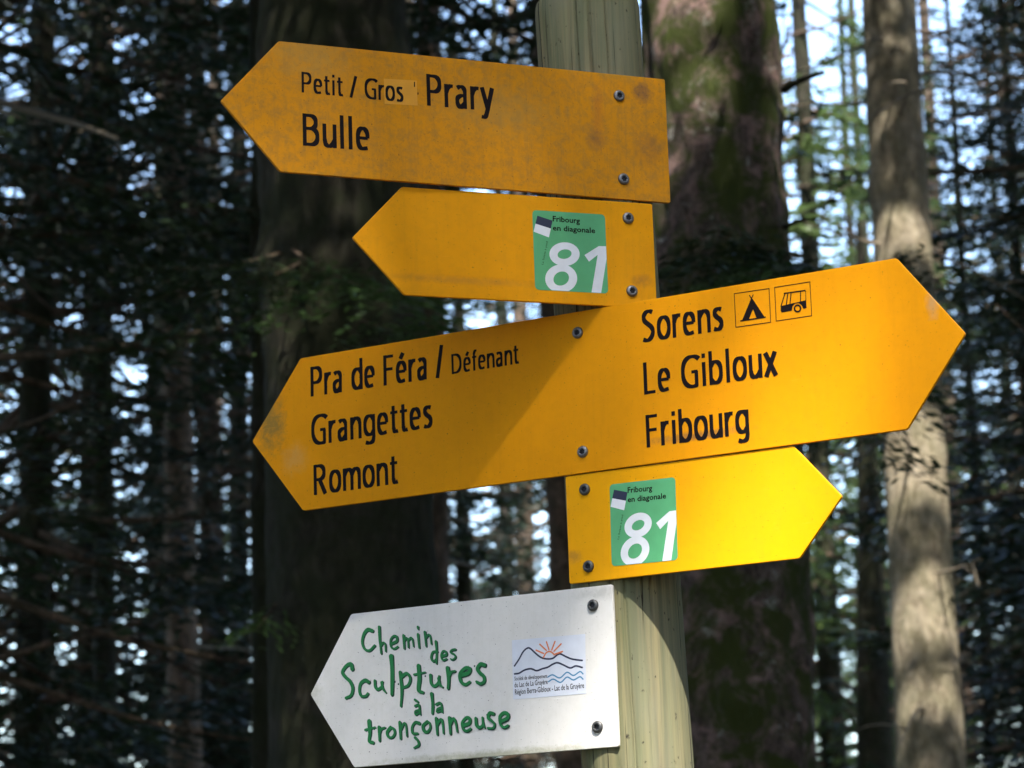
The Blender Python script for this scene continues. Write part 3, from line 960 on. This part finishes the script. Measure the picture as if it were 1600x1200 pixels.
def tube_np(P, r0, r1, n=5):
    """thin tapered tube along points"""
    P = np.asarray(P, float); m = len(P)
    T = np.gradient(P, axis=0); T /= np.linalg.norm(T, axis=1, keepdims=True)
    ref = np.array([0.3, 0.2, 1.0]); A = np.cross(T, ref); A /= np.linalg.norm(A, axis=1, keepdims=True) + 1e-9
    B = np.cross(T, A)
    R = np.linspace(r0, r1, m)[:, None]
    V = np.concatenate([(P + R * (A * math.cos(t) + B * math.sin(t)))[:, None, :] for t in np.linspace(0, 2 * math.pi, n, endpoint=False)], 1).reshape(-1, 3)
    J = np.arange(m - 1)[:, None] * n; I = np.arange(n)[None, :]
    Fq = np.stack([J + I, J + (I + 1) % n, J + n + (I + 1) % n, J + n + I], -1).reshape(-1, 4)
    return V, Fq


def cards(C, D, Nn, ln, wd):
    """elongated leaf shaped quads: centre, direction, approx normal, length, width"""
    S = np.cross(D, Nn); S /= np.linalg.norm(S, axis=1, keepdims=True) + 1e-9
    ln = ln[:, None]; wd = wd[:, None]
    V = np.stack([C - D * ln * 0.5, C + S * wd * 0.5 - D * ln * 0.05, C + D * ln * 0.5, C - S * wd * 0.5 - D * ln * 0.05], 1).reshape(-1, 3)
    Fq = np.arange(len(V)).reshape(-1, 4)
    return V, Fq


def unit(a):
    return a / (np.linalg.norm(a, axis=-1, keepdims=True) + 1e-9)


def bough(start, az, L, drop, g, dens=1.0, card=0.13, cw=0.034, side=0.42, lift=0.18):
    """a conifer bough: returns wood points and (C, D, N, ln, wd) of its needle twigs"""
    m = 14
    s = np.linspace(0, 1, m)
    h = np.array([math.cos(az), math.sin(az), 0.0])
    wob = g.normal(0, 0.03 * L, 2)
    lat = np.array([-h[1], h[0], 0.0])
    P = start + h * (s * L)[:, None] + lat * (wob[0] * np.sin(s * 3.0))[:, None]
    P[:, 2] += -drop * L * s + lift * L * s ** 2.5
    Cs = []; Ds = []; Ns = []
    nsub = max(6, int(L * 13 * dens))
    for k in range(nsub):
        q = 0.16 + 0.84 * (k + g.random()) / nsub
        p = np.array([np.interp(q, s, P[:, i]) for i in range(3)])
        ax = P[min(m - 1, int(q * (m - 1)) + 1)] - P[int(q * (m - 1)) - 1]; ax /= np.linalg.norm(ax)
        sg = 1 if k % 2 else -1
        l = (side * L * (1 - q) ** 0.7 * (0.35 + 0.65 * min(1, q / 0.3)) + 0.10) * g.uniform(0.7, 1.15)
        d = unit(ax * 0.75 + lat * sg * 0.8 + np.array([0, 0, g.normal(-0.10, 0.12)]))
        nc = max(2, int(l / (card * 0.55)))
        t = (np.arange(nc) + 0.5) / nc
        c = p + d * (t * l)[:, None]
        c[:, 2] -= 0.22 * l * t ** 2
        dd = unit(d + np.where(np.arange(nc) % 2, 1, -1)[:, None] * np.cross(d, [0, 0, 1]) * 0.55 + g.normal(0, 0.20, (nc, 3)))
        Cs.append(c + g.normal(0, 0.012, (nc, 3))); Ds.append(dd)
        Ns.append(unit(np.array([0, 0, 1.0]) + g.normal(0, 0.45, (nc, 3))))
    C = np.concatenate(Cs); D = np.concatenate(Ds); Nn = np.concatenate(Ns)
    ln = g.uniform(0.7, 1.3, len(C)) * card
    wd = g.uniform(0.7, 1.3, len(C)) * cw
    return P, (C, D, Nn, ln, wd)


_cg = np.random.default_rng(3)
_CK = _cg.normal(0, 1, (9, 3)) * np.array([1.15, 1.15, 1.6]); _CP = _cg.uniform(0, 6.28, 9)


def clump(C, sd):
    """smooth pseudo random field over space, about -1..1"""
    return np.sin(C @ _CK.T + _CP + sd * 1.7).mean(1) * 2.2


def crown_meshes(seed, z0, z1, Lmax, nb, matn, dens=1.0, card=0.14, cw=0.04, Lmin=0.5, drop=0.35, keep=None, gap=0.0, hole=-0.35):
    g = np.random.default_rng(seed)
    V = []; Fq = []; WV = []; WF = []; n = 0; wn_ = 0
    z = z0
    for k in range(nb):
        t = (k + g.random()) / nb
        z = z0 + (z1 - z0) * t
        if g.random() < gap:
            continue
        az = k * 2.399 + g.normal(0, 0.5)
        prof = (1 - t) ** 0.75 * min(1, 0.6 + 3 * t)
        L = max(Lmin, Lmax * prof * g.uniform(0.65, 1.15))
        P, (C, D, Nn, ln, wd) = bough(np.array([0, 0, z]), az, L, g.uniform(-0.05, drop * 1.7), g, dens, card, cw)
        if True:
            kk = clump(C, seed) > hole
            if keep is not None:
                kk &= keep(C)
            C, D, Nn, ln, wd = C[kk], D[kk], Nn[kk], ln[kk], wd[kk]
            if len(C) == 0:
                continue
        a, b = cards(C, D, Nn, ln, wd)
        V.append(a); Fq.append(b + n); n += len(a)
        if keep is not None and not keep(P).all():
            continue
        a, b = tube_np(P, 0.012 + 0.008 * L, 0.004)
        WV.append(a); WF.append(b + wn_); wn_ += len(a)
    return (np_mesh('crown', np.concatenate(V), np.concatenate(Fq), MAT[matn]), np_mesh('branches', np.concatenate(WV), np.concatenate(WF), MAT['twig' if matn == 'x' else 'bark_brown']))


def dead_twigs(g, n, z0, z1, r, Lm):
    WV = []; WF = []; k = 0
    for i in range(n):
        az = g.uniform(0, 2 * math.pi); z = g.uniform(z0, z1); L = g.uniform(0.35, 1.0) * Lm
        s = np.linspace(0, 1, 8)
        h = np.array([math.cos(az), math.sin(az), 0.0])
        P = np.array([0, 0, z]) + h * (r * 0.6 + s * L)[:, None]
        P[:, 2] += -g.uniform(-0.15, 0.5) * L * s ** 1.4
        P += g.normal(0, 0.012 * L, (8, 3)).cumsum(0) * 0.6
        a, b = tube_np(P, 0.011, 0.0025)
        WV.append(a); WF.append(b + k); k += len(a)
        for q in range(g.integers(1, 4)):
            i0 = g.integers(2, 7)
            d = unit(h + g.normal(0, 0.6, 3))
            Q = P[i0] + d * (np.linspace(0, 1, 5) * L * g.uniform(0.2, 0.45))[:, None]
            Q[:, 2] -= 0.1 * L * np.linspace(0, 1, 5) ** 2
            a, b = tube_np(Q, 0.006, 0.0015, 4)
            WV.append(a); WF.append(b + k); k += len(a)
    return np_mesh('dead_twigs', np.concatenate(WV), np.concatenate(WF), MAT['twig'])


# crown variants shared between trees (heights in metres above the tree's base)
CROWN = {
    'high': [crown_meshes(s, 6.8, 25, 3.4, 170, 'needles', 1.05, 0.15, 0.045) for s in (1, 2)],      # bare lower trunk
    'low': [crown_meshes(s, 1.2, 20, 3.0, 230, m, 1.9, 0.12, 0.034, gap=0.1, hole=-0.02) for s, m in ((3, 'needles'), (4, 'needles_blue'), (5, 'needles'))],
    'fresh': [crown_meshes(s, 0.8, 17, 3.4, 200, 'leaves_light', 1.9, 0.11, 0.05, gap=0.1, hole=-0.1) for s in (6,)],
    'thin': [crown_meshes(s, 2.5, 21, 2.8, 120, m, 1.1, 0.13, 0.038, gap=0.2, hole=0.0) for s, m in ((8, 'needles_blue'), (9, 'needles'))],
}
TWIGS = [dead_twigs(np.random.default_rng(40 + i), 26, 1.5, 9.0, 0.12, 1.5) for i in range(2)]


def place_tree(name, label, base, axis, H, r0, r1, mat, crown, rot, scale=1.0, group=None, twigs=None, cat='tree', trunk=None, **kw):
    base = np.array([base[0], base[1], 0.0])
    root = empty(name, base, label, cat, group)
    me = trunk if trunk else trunk_mesh(base, axis, H, r0, r1, mat, seed=base[0] * 3.7 + base[1], **kw)
    to = link('trunk', me, root)
    if trunk:
        to.scale = (scale,) * 3
    lean = Vector((0, 0, 1)).rotation_difference(Vector(axis / np.linalg.norm(axis)))
    from mathutils import Quaternion
    q = lean @ Quaternion((0, 0, 1), rot)
    if crown:
        for nm, me in zip(('crown', 'branches'), crown):
            o = link(nm, me, root)
            o.rotation_mode = 'QUATERNION'; o.rotation_quaternion = q; o.scale = (scale,) * 3
    if twigs is not None:
        o = link('dead_twigs', TWIGS[twigs], root)
        o.rotation_mode = 'QUATERNION'; o.rotation_quaternion = q
    return root


def axis_from(px0, py0, px1, py1, Y):
    a, b = at(px0, py0, Y), at(px1, py1, Y)
    ax = (b - a) / np.linalg.norm(b - a)
    if ax[2] < 0:
        ax = -ax
    base = a - ax * (a[2] / ax[2])
    return base, ax


# trunks that stand out in the photograph: two pixels on the axis, depth, radius from the pixel width
def named(label, p0, p1, Y, width_px, mat, crown, twigs=None, H=24, name='spruce_tree', **kw):
    base, ax = axis_from(*p0, *p1, Y)
    r = width_px * 0.5 * Y / F_PX
    zmid = 1.6 + Y * 0.21
    r0 = r / (1 - 0.85 * (zmid / H) ** 0.9)
    return base, place_tree(name, label, base, ax, H, r0, r0 * 0.15, MAT[mat], crown, random.random() * 6, twigs=twigs, **kw)


HI, LO, FR, TH = CROWN['high'], CROWN['low'], CROWN['fresh'], CROWN['thin']
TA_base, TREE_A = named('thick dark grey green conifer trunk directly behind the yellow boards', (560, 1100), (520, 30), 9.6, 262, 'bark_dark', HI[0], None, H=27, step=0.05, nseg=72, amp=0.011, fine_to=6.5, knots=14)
TD_base, TREE_D = named('thick mossy conifer trunk with pinkish lichen just behind the wooden post', (1150, 1200), (1105, 0), 8.6, 232, 'bark_moss', None, None, H=26, step=0.03, nseg=110, amp=0.021, fine_to=6.0, knots=10)
_, TREE_E = named('smooth pale grey fir trunk with sunlit patches beside the long board', (1450, 1200), (1386, 0), 14.5, 97, 'bark_smooth', None, 0, H=25, step=0.07, nseg=48, amp=0.006, fine_to=10, knots=26)
named('slim black conifer trunk peeping out beside the thick grey green trunk', (418, 1200), (412, 0), 13.0, 52, 'bark_dark', HI[1], None, H=24)
named('brown conifer trunk with sunlit bark streaks and dead twigs', (287, 1200), (273, 0), 22.0, 46, 'bark_sunlit', HI[0], 1, H=24)
named('slim brown trunk with pale bark patches beside the thick grey green trunk', (678, 900), (667, 0), 19.0, 44, 'bark_brown', HI[1], 0, H=24)
named('pinkish brown slim trunk just behind the foot of the post', (893, 1200), (848, 0), 16.0, 46, 'bark_brown', HI[0], None, H=23)
named('thin dark trunk beside the smooth pale fir trunk', (1368, 1200), (1350, 600), 24.0, 27, 'bark_dark', TH[0], None, H=8.2, scale=0.36)
named('slim dark trunk beside the brown sun streaked trunk', (166, 1200), (158, 500), 21.0, 34, 'bark_dark', HI[1], 1, H=23)
named('thin straight dark trunk standing in dense dark firs', (80, 1200), (72, 500), 24.0, 17, 'bark_dark', TH[1], 0, H=20)
named('thin leaning dark trunk between two spruces', (262, 760), (196, 300), 25.0, 18, 'bark_dark', TH[0], None, H=19)
named('short stout brown trunk with a sunlit blotch', (338, 1200), (330, 900), 26.0, 36, 'bark_brown', TH[1], None, H=19)
named('very thin dark trunk against a bright gap', (382, 1200), (378, 900), 28.0, 14, 'bark_dark', TH[0], None, H=18)

# the wood behind: (pixel x of the foot line, depth, crown)
TR_MESH = {k: trunk_mesh(np.zeros(3), np.array([0.01, 0.0, 1.0]), h, r, 0.03, MAT[m], nseg=16, step=0.3, seed=k) for k, (h, r, m) in enumerate(((24, 0.19, 'bark_brown'), (20, 0.15, 'bark_dark'), (17, 0.13, 'bark_brown')))}


MARKS = ((-90, 'left of every named trunk, at the edge of the wood'), (60, 'the thin straight dark trunk among dense firs'), (150, 'the slim dark trunk beside the sun streaked one'), (250, 'the brown sun streaked trunk'), (350, 'the stout brown trunk with a sunlit blotch'),
         (480, 'the slim black trunk'), (610, 'the thick grey green trunk'), (750, 'the slim trunk with pale bark patches'), (860, 'the pinkish brown slim trunk'), (960, 'the wooden post'), (1240, 'the thick mossy trunk'),
         (1350, 'the gap beside the smooth pale fir'), (1480, 'the smooth pale fir trunk'), (1700, 'the long board, past the smooth pale fir'), (9999, 'the smooth pale fir, off to its shaded side'))


def wood(px, Y, crown, k, sc, label, group):
    b = at(px, 1400, Y)
    mark = next(m for x, m in MARKS if px < x)
    how = 'close behind' if Y < 22 else 'well behind' if Y < 34 else 'far behind' if Y < 50 else 'very far behind'
    if px < -90:
        label = label + (', nearest the clearing' if Y < 18 else ', deep at the outer edge')
    else:
        label = label + ' ' + how + ' ' + mark
    o = place_tree('spruce_tree', label, b, np.array([0, 0, 1.0]), 20, 0.2, 0.03, None, crown, random.random() * 6.28, sc, group, None, trunk=TR_MESH[k])
    return o


DEN = ('dense dark low branched fir', 'dense firs of the wood behind')
OPN = ('thin crowned see-through spruce', 'thin crowned spruces of the wood behind')
BRI = ('fresh green sunlit young tree', 'fresh green spruces far back')
for px, Y, sc in ((-170, 14, 1.0), (40, 18, 0.95), (-330, 20, 1.1), (130, 25, 1.0), (-60, 29, 1.15), (240, 33, 1.1), (370, 29, 1.0), (540, 26, 1.1), (460, 38, 1.1), (2080, 15, 1.0), (1800, 21, 0.9), (1760, 30, 1.0), (2150, 18, 1.0), (730, 27, 0.75), (800, 37, 1.0), (900, 31, 0.8), (660, 44, 1.2), (1620, 44, 1.0), (1560, 25, 0.55), (1740, 17.5, 0.62), (1690, 26, 0.8), (1720, 38, 1.3), (1650, 20, 0.5)):
    o = wood(px, Y, random.choice(LO), 1, sc, *DEN)
    if px == -170:
        TREE_L = o
    if px == 2080:
        TREE_R = o
for px, Y, sc in ((150, 40, 1.2), (-200, 42, 1.2), (830, 46, 1.2), (1020, 46, 1.1), (1800, 42, 1.2), (1520, 36, 0.9), (30, 55, 1.4), (330, 48, 1.2), (1650, 55, 1.3)):
    wood(px, Y, random.choice(TH), 0, sc, *OPN)
for px, Y, sc in ((1310, 31, 1.15), (1245, 44, 1.1), (1400, 55, 1.4), (40, 36, 0.8), (1380, 47, 1.1), (560, 64, 1.3), (880, 62, 1.3), (1560, 62, 1.3), (330, 60, 1.2)):
    wood(px, Y, FR[0], 1, sc, *BRI)


# ------------------------------------------------------------------ boughs that hang into the picture, parts of the trees they grow on
def bough_part(parent, start, end, g, name='bough', mat='needles', dens=4.5, card=0.055, cw=0.014, side=0.5):
    """a detailed bough from start to end (world points)"""
    start = np.asarray(start); end = np.asarray(end)
    h = end - start; L = np.linalg.norm(h[:2]); az = math.atan2(h[1], h[0])
    drop = -h[2] / L + 0.12
    P, (C, D, Nn, ln, wd) = bough(start, az, L, drop, g, dens, card, cw, side, 0.12)
    loc = np.array(parent.location)
    a, b = cards(C - loc, D, Nn, ln, wd)
    o = link(name, np_mesh(name, a, b, MAT[mat]), parent)
    a, b = tube_np(P - loc, 0.006, 0.0015)
    link('bough_wood', np_mesh('bough_wood', a, b, MAT['bark_brown']), o)
    return o


def stick(parent, pts, r0, r1, name='dead_branch', mat='twig'):
    loc = np.array(parent.location)
    P = catmull([np.asarray(p) - loc for p in pts], 5)
    a, b = tube_np(P, r0, r1, 7)
    return link(name, np_mesh(name, a, b, MAT[mat], True), parent)


gb = np.random.default_rng(91)
for (x0, y0, Y0), (x1, y1, Y1), mt in (((450, 385, 9.4), (645, 452, 8.2), 'needles_sunlit'), ((440, 395, 9.4), (215, 415, 8.7), 'needles'), ((470, 410, 9.35), (350, 440, 8.6), 'needles'),
                                       ((560, 500, 9.3), (705, 512, 8.6), 'needles_sunlit'), ((440, 930, 9.5), (398, 985, 9.2), 'needles_sunlit')):
    bough_part(TREE_A, at(x0, y0, Y0), at(x1, y1, Y1), gb, mat=mt)
for (x0, y0, Y0), (x1, y1, Y1), mt in (((1150, 350, 8.4), (1236, 425, 7.5), 'needles'), ((1120, 330, 8.4), (1055, 420, 7.6), 'needles'), ((1190, 380, 8.4), (1160, 425, 7.4), 'needles_sunlit'),
                                       ((1230, 540, 8.5), (1450, 610, 7.7), 'needles'), ((1300, 580, 8.3), (1424, 735, 7.8), 'needles'), ((1230, 470, 8.5), (1445, 392, 8.0), 'needles')):
    bough_part(TREE_D, at(x0, y0, Y0), at(x1, y1, Y1), gb, mat=mt)
for (x0, y0, Y0), (x1, y1, Y1) in (((2060, 330, 15), (1490, 440, 16.0)), ((2060, 200, 15), (1500, 330, 16.2)), ((2060, 430, 15), (1510, 455, 15.6)), ((2060, 560, 15), (1520, 690, 16)), ((2060, 20, 15), (1500, 60, 16.0))):
    bough_part(TREE_R, at(x0, y0, Y0), at(x1, y1, Y1), gb, dens=3.5, card=0.09, cw=0.022)
stick(TREE_D, [at(1225, 140, 8.5), at(1250, 126, 8.35), at(1286, 113, 8.2)], 0.015, 0.007, 'branch_stub', 'bark_dark')
stick(TREE_D, [at(1225, 355, 8.5), at(1250, 345, 8.4), at(1275, 342, 8.3)], 0.009, 0.005, 'branch_stub', 'bark_dark')
stick(TREE_E, [at(1400, 160, 14.4), at(1360, 183, 14.0), at(1395, 160, 13.6), at(1442, 138, 13.3)], 0.008, 0.006)
stick(TREE_R, [at(2060, 95, 15), at(1700, 118, 14.6), at(1600, 120, 14.3), at(1530, 112, 14.0)], 0.020, 0.007)
stick(TREE_R, [at(2060, 230, 15), at(1700, 190, 14.6), at(1560, 172, 14.4), at(1480, 190, 14.2)], 0.014, 0.005)
stick(TREE_L, [at(-40, 150, 13.8), at(90, 185, 13.0), at(140, 200, 12.6), at(186, 218, 12.3)], 0.020, 0.009)
stick(TREE_L, [at(-160, 120, 13.8), at(-20, 165, 12.8), at(32, 184, 12.5)], 0.016, 0.008)


# ------------------------------------------------------------------ the tree behind the camera whose crown shades the boards
E1 = unit(np.cross(np.array([0, 0, 1.0]), SUN)); E2 = np.cross(SUN, E1)
if E1[0] < 0:
    E1, E2 = -E1, -E2
if E2[2] < 0:
    E2 = -E2


def board_pt(bd, px, py):
    u, z = bd.uv(px, py)
    return bd.p0 + bd.u * u + np.array([0, 0, z])


EDGE = np.array([[board_pt(b, *p) @ E1, board_pt(b, *p) @ E2] for b, p in ((S3, (1260, 430)), (S3, (1160, 590)), (S4, (1065, 780)), (S5, (945, 1010)))])
_c = EDGE.mean(0); _, _, _vt = np.linalg.svd(EDGE - _c); EDIR = _vt[0]
ENRM = np.array([-EDIR[1], EDIR[0]])
if ENRM[0] > 0:
    ENRM = -ENRM                               # points into the shade: to the left and up


def build_shade_tree():
    g = np.random.default_rng(77)
    org = board_pt(S3, 900, 620)
    mid = org + SUN * 20.5
    base = np.array([mid[0] - 2.3, mid[1] - 0.6, 0])

    def keep(Cl):
        W = Cl + base
        ab = np.stack([W @ E1, W @ E2], 1) - _c
        s = ab @ ENRM; t = ab @ EDIR
        return ~((s < 0.0) & (s > -1.5) & (np.abs(t) < 1.6))
    root = place_tree('spruce_tree', 'tall spruce standing behind the viewer whose crown shades the boards', base, np.array([0, 0, 1.0]), 26, 0.26, 0.03, MAT['bark_brown'],
                      crown_meshes(21, 9, 25.5, 2.6, 110, 'needles', 0.8, 0.17, 0.055, keep=keep), 0.0)
    # added needle slab, its edge shaped to cast shade across the boards
    V = []; Fs = []; n = 0
    cnt = 6300
    s = g.uniform(0.0, 2.3, cnt); t = g.uniform(-1.5, 1.5, cnt); d = g.uniform(19.0, 22.0, cnt)
    ab = _c + s[:, None] * ENRM + t[:, None] * EDIR
    W = ab[:, :1] * E1 + ab[:, 1:] * E2
    W = W + SUN * (d + org @ SUN)[:, None]
    D = unit(g.normal(0, 1, (cnt, 3)) + np.array([0, 0, -0.4])); Nn = unit(SUN + g.normal(0, 0.8, (cnt, 3)))
    a, b = cards(W - base, D, Nn, g.uniform(0.10, 0.22, cnt), g.uniform(0.04, 0.075, cnt))
    link('crown', np_mesh('crown', a, b, MAT['needles']), root)
    for k in range(7):
        P0 = np.array([0, 0, 14.5 + k * 0.9]); P1 = (W[g.integers(0, cnt)] - base)
        ss = np.linspace(0, 1, 10)[:, None]
        P = P0 * (1 - ss) + P1 * ss; P[:, 2] += 0.3 * np.sin(ss[:, 0] * 3.1)
        a, b = tube_np(P, 0.04, 0.01)
        link('branch', np_mesh('branch', a, b, MAT['bark_brown']), root)


build_shade_tree()


# ------------------------------------------------------------------ the wood goes on beside and behind the viewer, added to dim the light
# the sun finds its way to the smooth pale trunk in patches
def trunk_gap(W, p0, p1, Y, front, half, bands):
    """where the sun's rays towards bands (pixel rows) of a trunk pass; p0, p1 two pixels on its axis"""
    a, b = at(*p0, Y), at(*p1, Y)
    d = W - (a - np.array([0, front, 0]))
    k = d[:, 1] / SUN[1]                                  # metres along the sun's ray from the trunk's front
    x = d[:, 0] - SUN[0] * k; z = d[:, 2] - SUN[2] * k
    x = x - (b[0] - a[0]) / (b[2] - a[2]) * z
    m = np.zeros(len(W), bool)
    for r0, r1, frac in bands:
        za, zb = at(p0[0], r1, Y)[2] - a[2], at(p0[0], r0, Y)[2] - a[2]
        m |= (z > za) & (z < zb) & (np.random.default_rng(int(r0) + 500).random(len(W)) < frac)
    return m & (np.abs(x + 0.05 * np.sin(z * 9)) < half) & (k > 0.3)


def fir_gap(W):
    return trunk_gap(W, (1450, 1200), (1386, 0), 14.5, 0.15, 0.27, ((340, 415, 1.0), (650, 800, 1.0), (905, 1010, 1.0), (1085, 1125, 0.9), (830, 900, 0.35), (1010, 1085, 0.4))) | \
        trunk_gap(W, (1150, 1200), (1105, 0), 8.6, 0.22, 0.36, ((-140, 115, 1.0), (130, 225, 0.97), (225, 310, 0.7)))


def open_gap(base):
    """no twigs of the nearer trees in the gap through which the sun reaches the boards"""
    def keep(Cl):
        W = Cl + base
        ab = np.stack([W @ E1, W @ E2], 1) - _c
        s = ab @ ENRM; t = ab @ EDIR
        return ~(((s < 1.5) & (s > -1.2) & (np.abs(t) < 1.5)) | fir_gap(W))
    return keep


for tr, sd in ((TREE_D, 101), (TREE_E, 102)):
    b = np.array(tr.location)
    for nm, me in zip(('crown', 'branches'), crown_meshes(sd, 6.6 if sd == 101 else 8.5, 25, 3.3, 160, 'needles', 1.0, 0.15, 0.045, keep=open_gap(b))):
        link(nm, me, tr)

# unseen spruces added just outside the frame, their high crowns shading the trunks
for i, (x, y) in enumerate(((-2.3, 5.6), (-3.3, 8.6), (-4.2, 12.5), (2.7, 2.4), (-1.7, 2.2), (3.4, -1.5), (4.3, 7.0), (4.7, 10.3), (1.9, 0.2))):
    cr = crown_meshes(80 + i, 7.0, 25, 3.6, 165, 'needles', 1.0, 0.15, 0.045, keep=open_gap(np.array([x, y, 0.0])), hole=-1.5)
    place_tree('spruce_tree', 'tall bare stemmed spruce added unseen beside the view, its crown shading the trunks', (x, y), np.array([0, 0, 1.0]), 24, 0.2, 0.03, None, cr, 0.0,
               1.0, 'bare stemmed spruces added for shade beside the view', None, trunk=TR_MESH[i % 2])


def surround():  # unseen trees added so that less sky light reaches the boards
    g = random.Random(5)
    pts = []
    tries = 0
    while len(pts) < 120 and tries < 20000:
        tries += 1
        a = g.uniform(0, 2 * math.pi); r = 30 * math.sqrt(g.uniform(0.02, 1))
        x, y = r * math.sin(a), r * math.cos(a)
        if y > -4.0 and abs(x) < max(0, y) * 0.24 + 4.6:
            continue                                    # the view
        if y > 26 or any(math.hypot(x - p[0], y - p[1]) < 2.7 for p in pts) or math.hypot(x, y) < 4.0:
            continue
        pts.append((x, y))
    gaps = 0
    for i, (x, y) in enumerate(pts):
        t = min(max(((x - 0.1) * 0.115 + (3.0 - y) * 0.76) / (0.115 ** 2 + 0.76 ** 2), 0), 24)
        near = math.hypot(x - (0.1 + 0.115 * t), y - (3.0 - 0.76 * t)) < 5.2
        if near:
            gaps += 1
            if gaps > 9:
                continue
            cr = crown_meshes(60 + gaps, 7.0, 25, 3.6, 150, 'needles', 0.9, 0.16, 0.05, keep=open_gap(np.array([x, y, 0.0])))
            rot, sc = 0.0, 1.0
        else:
            cr = (HI + LO)[i % 5] if math.hypot(x, y) > 8 else HI[i % 2]
            rot, sc = g.random() * 6.28, g.uniform(1.0, 1.25)
        place_tree('spruce_tree', 'tall unseen spruce of the wood, added around the path junction for shade', (x, y), np.array([0, 0, 1.0]), 24, 0.2, 0.03, None, cr, rot,
                   sc, 'unseen spruces added around the junction', None, trunk=TR_MESH[i % 2])


surround()
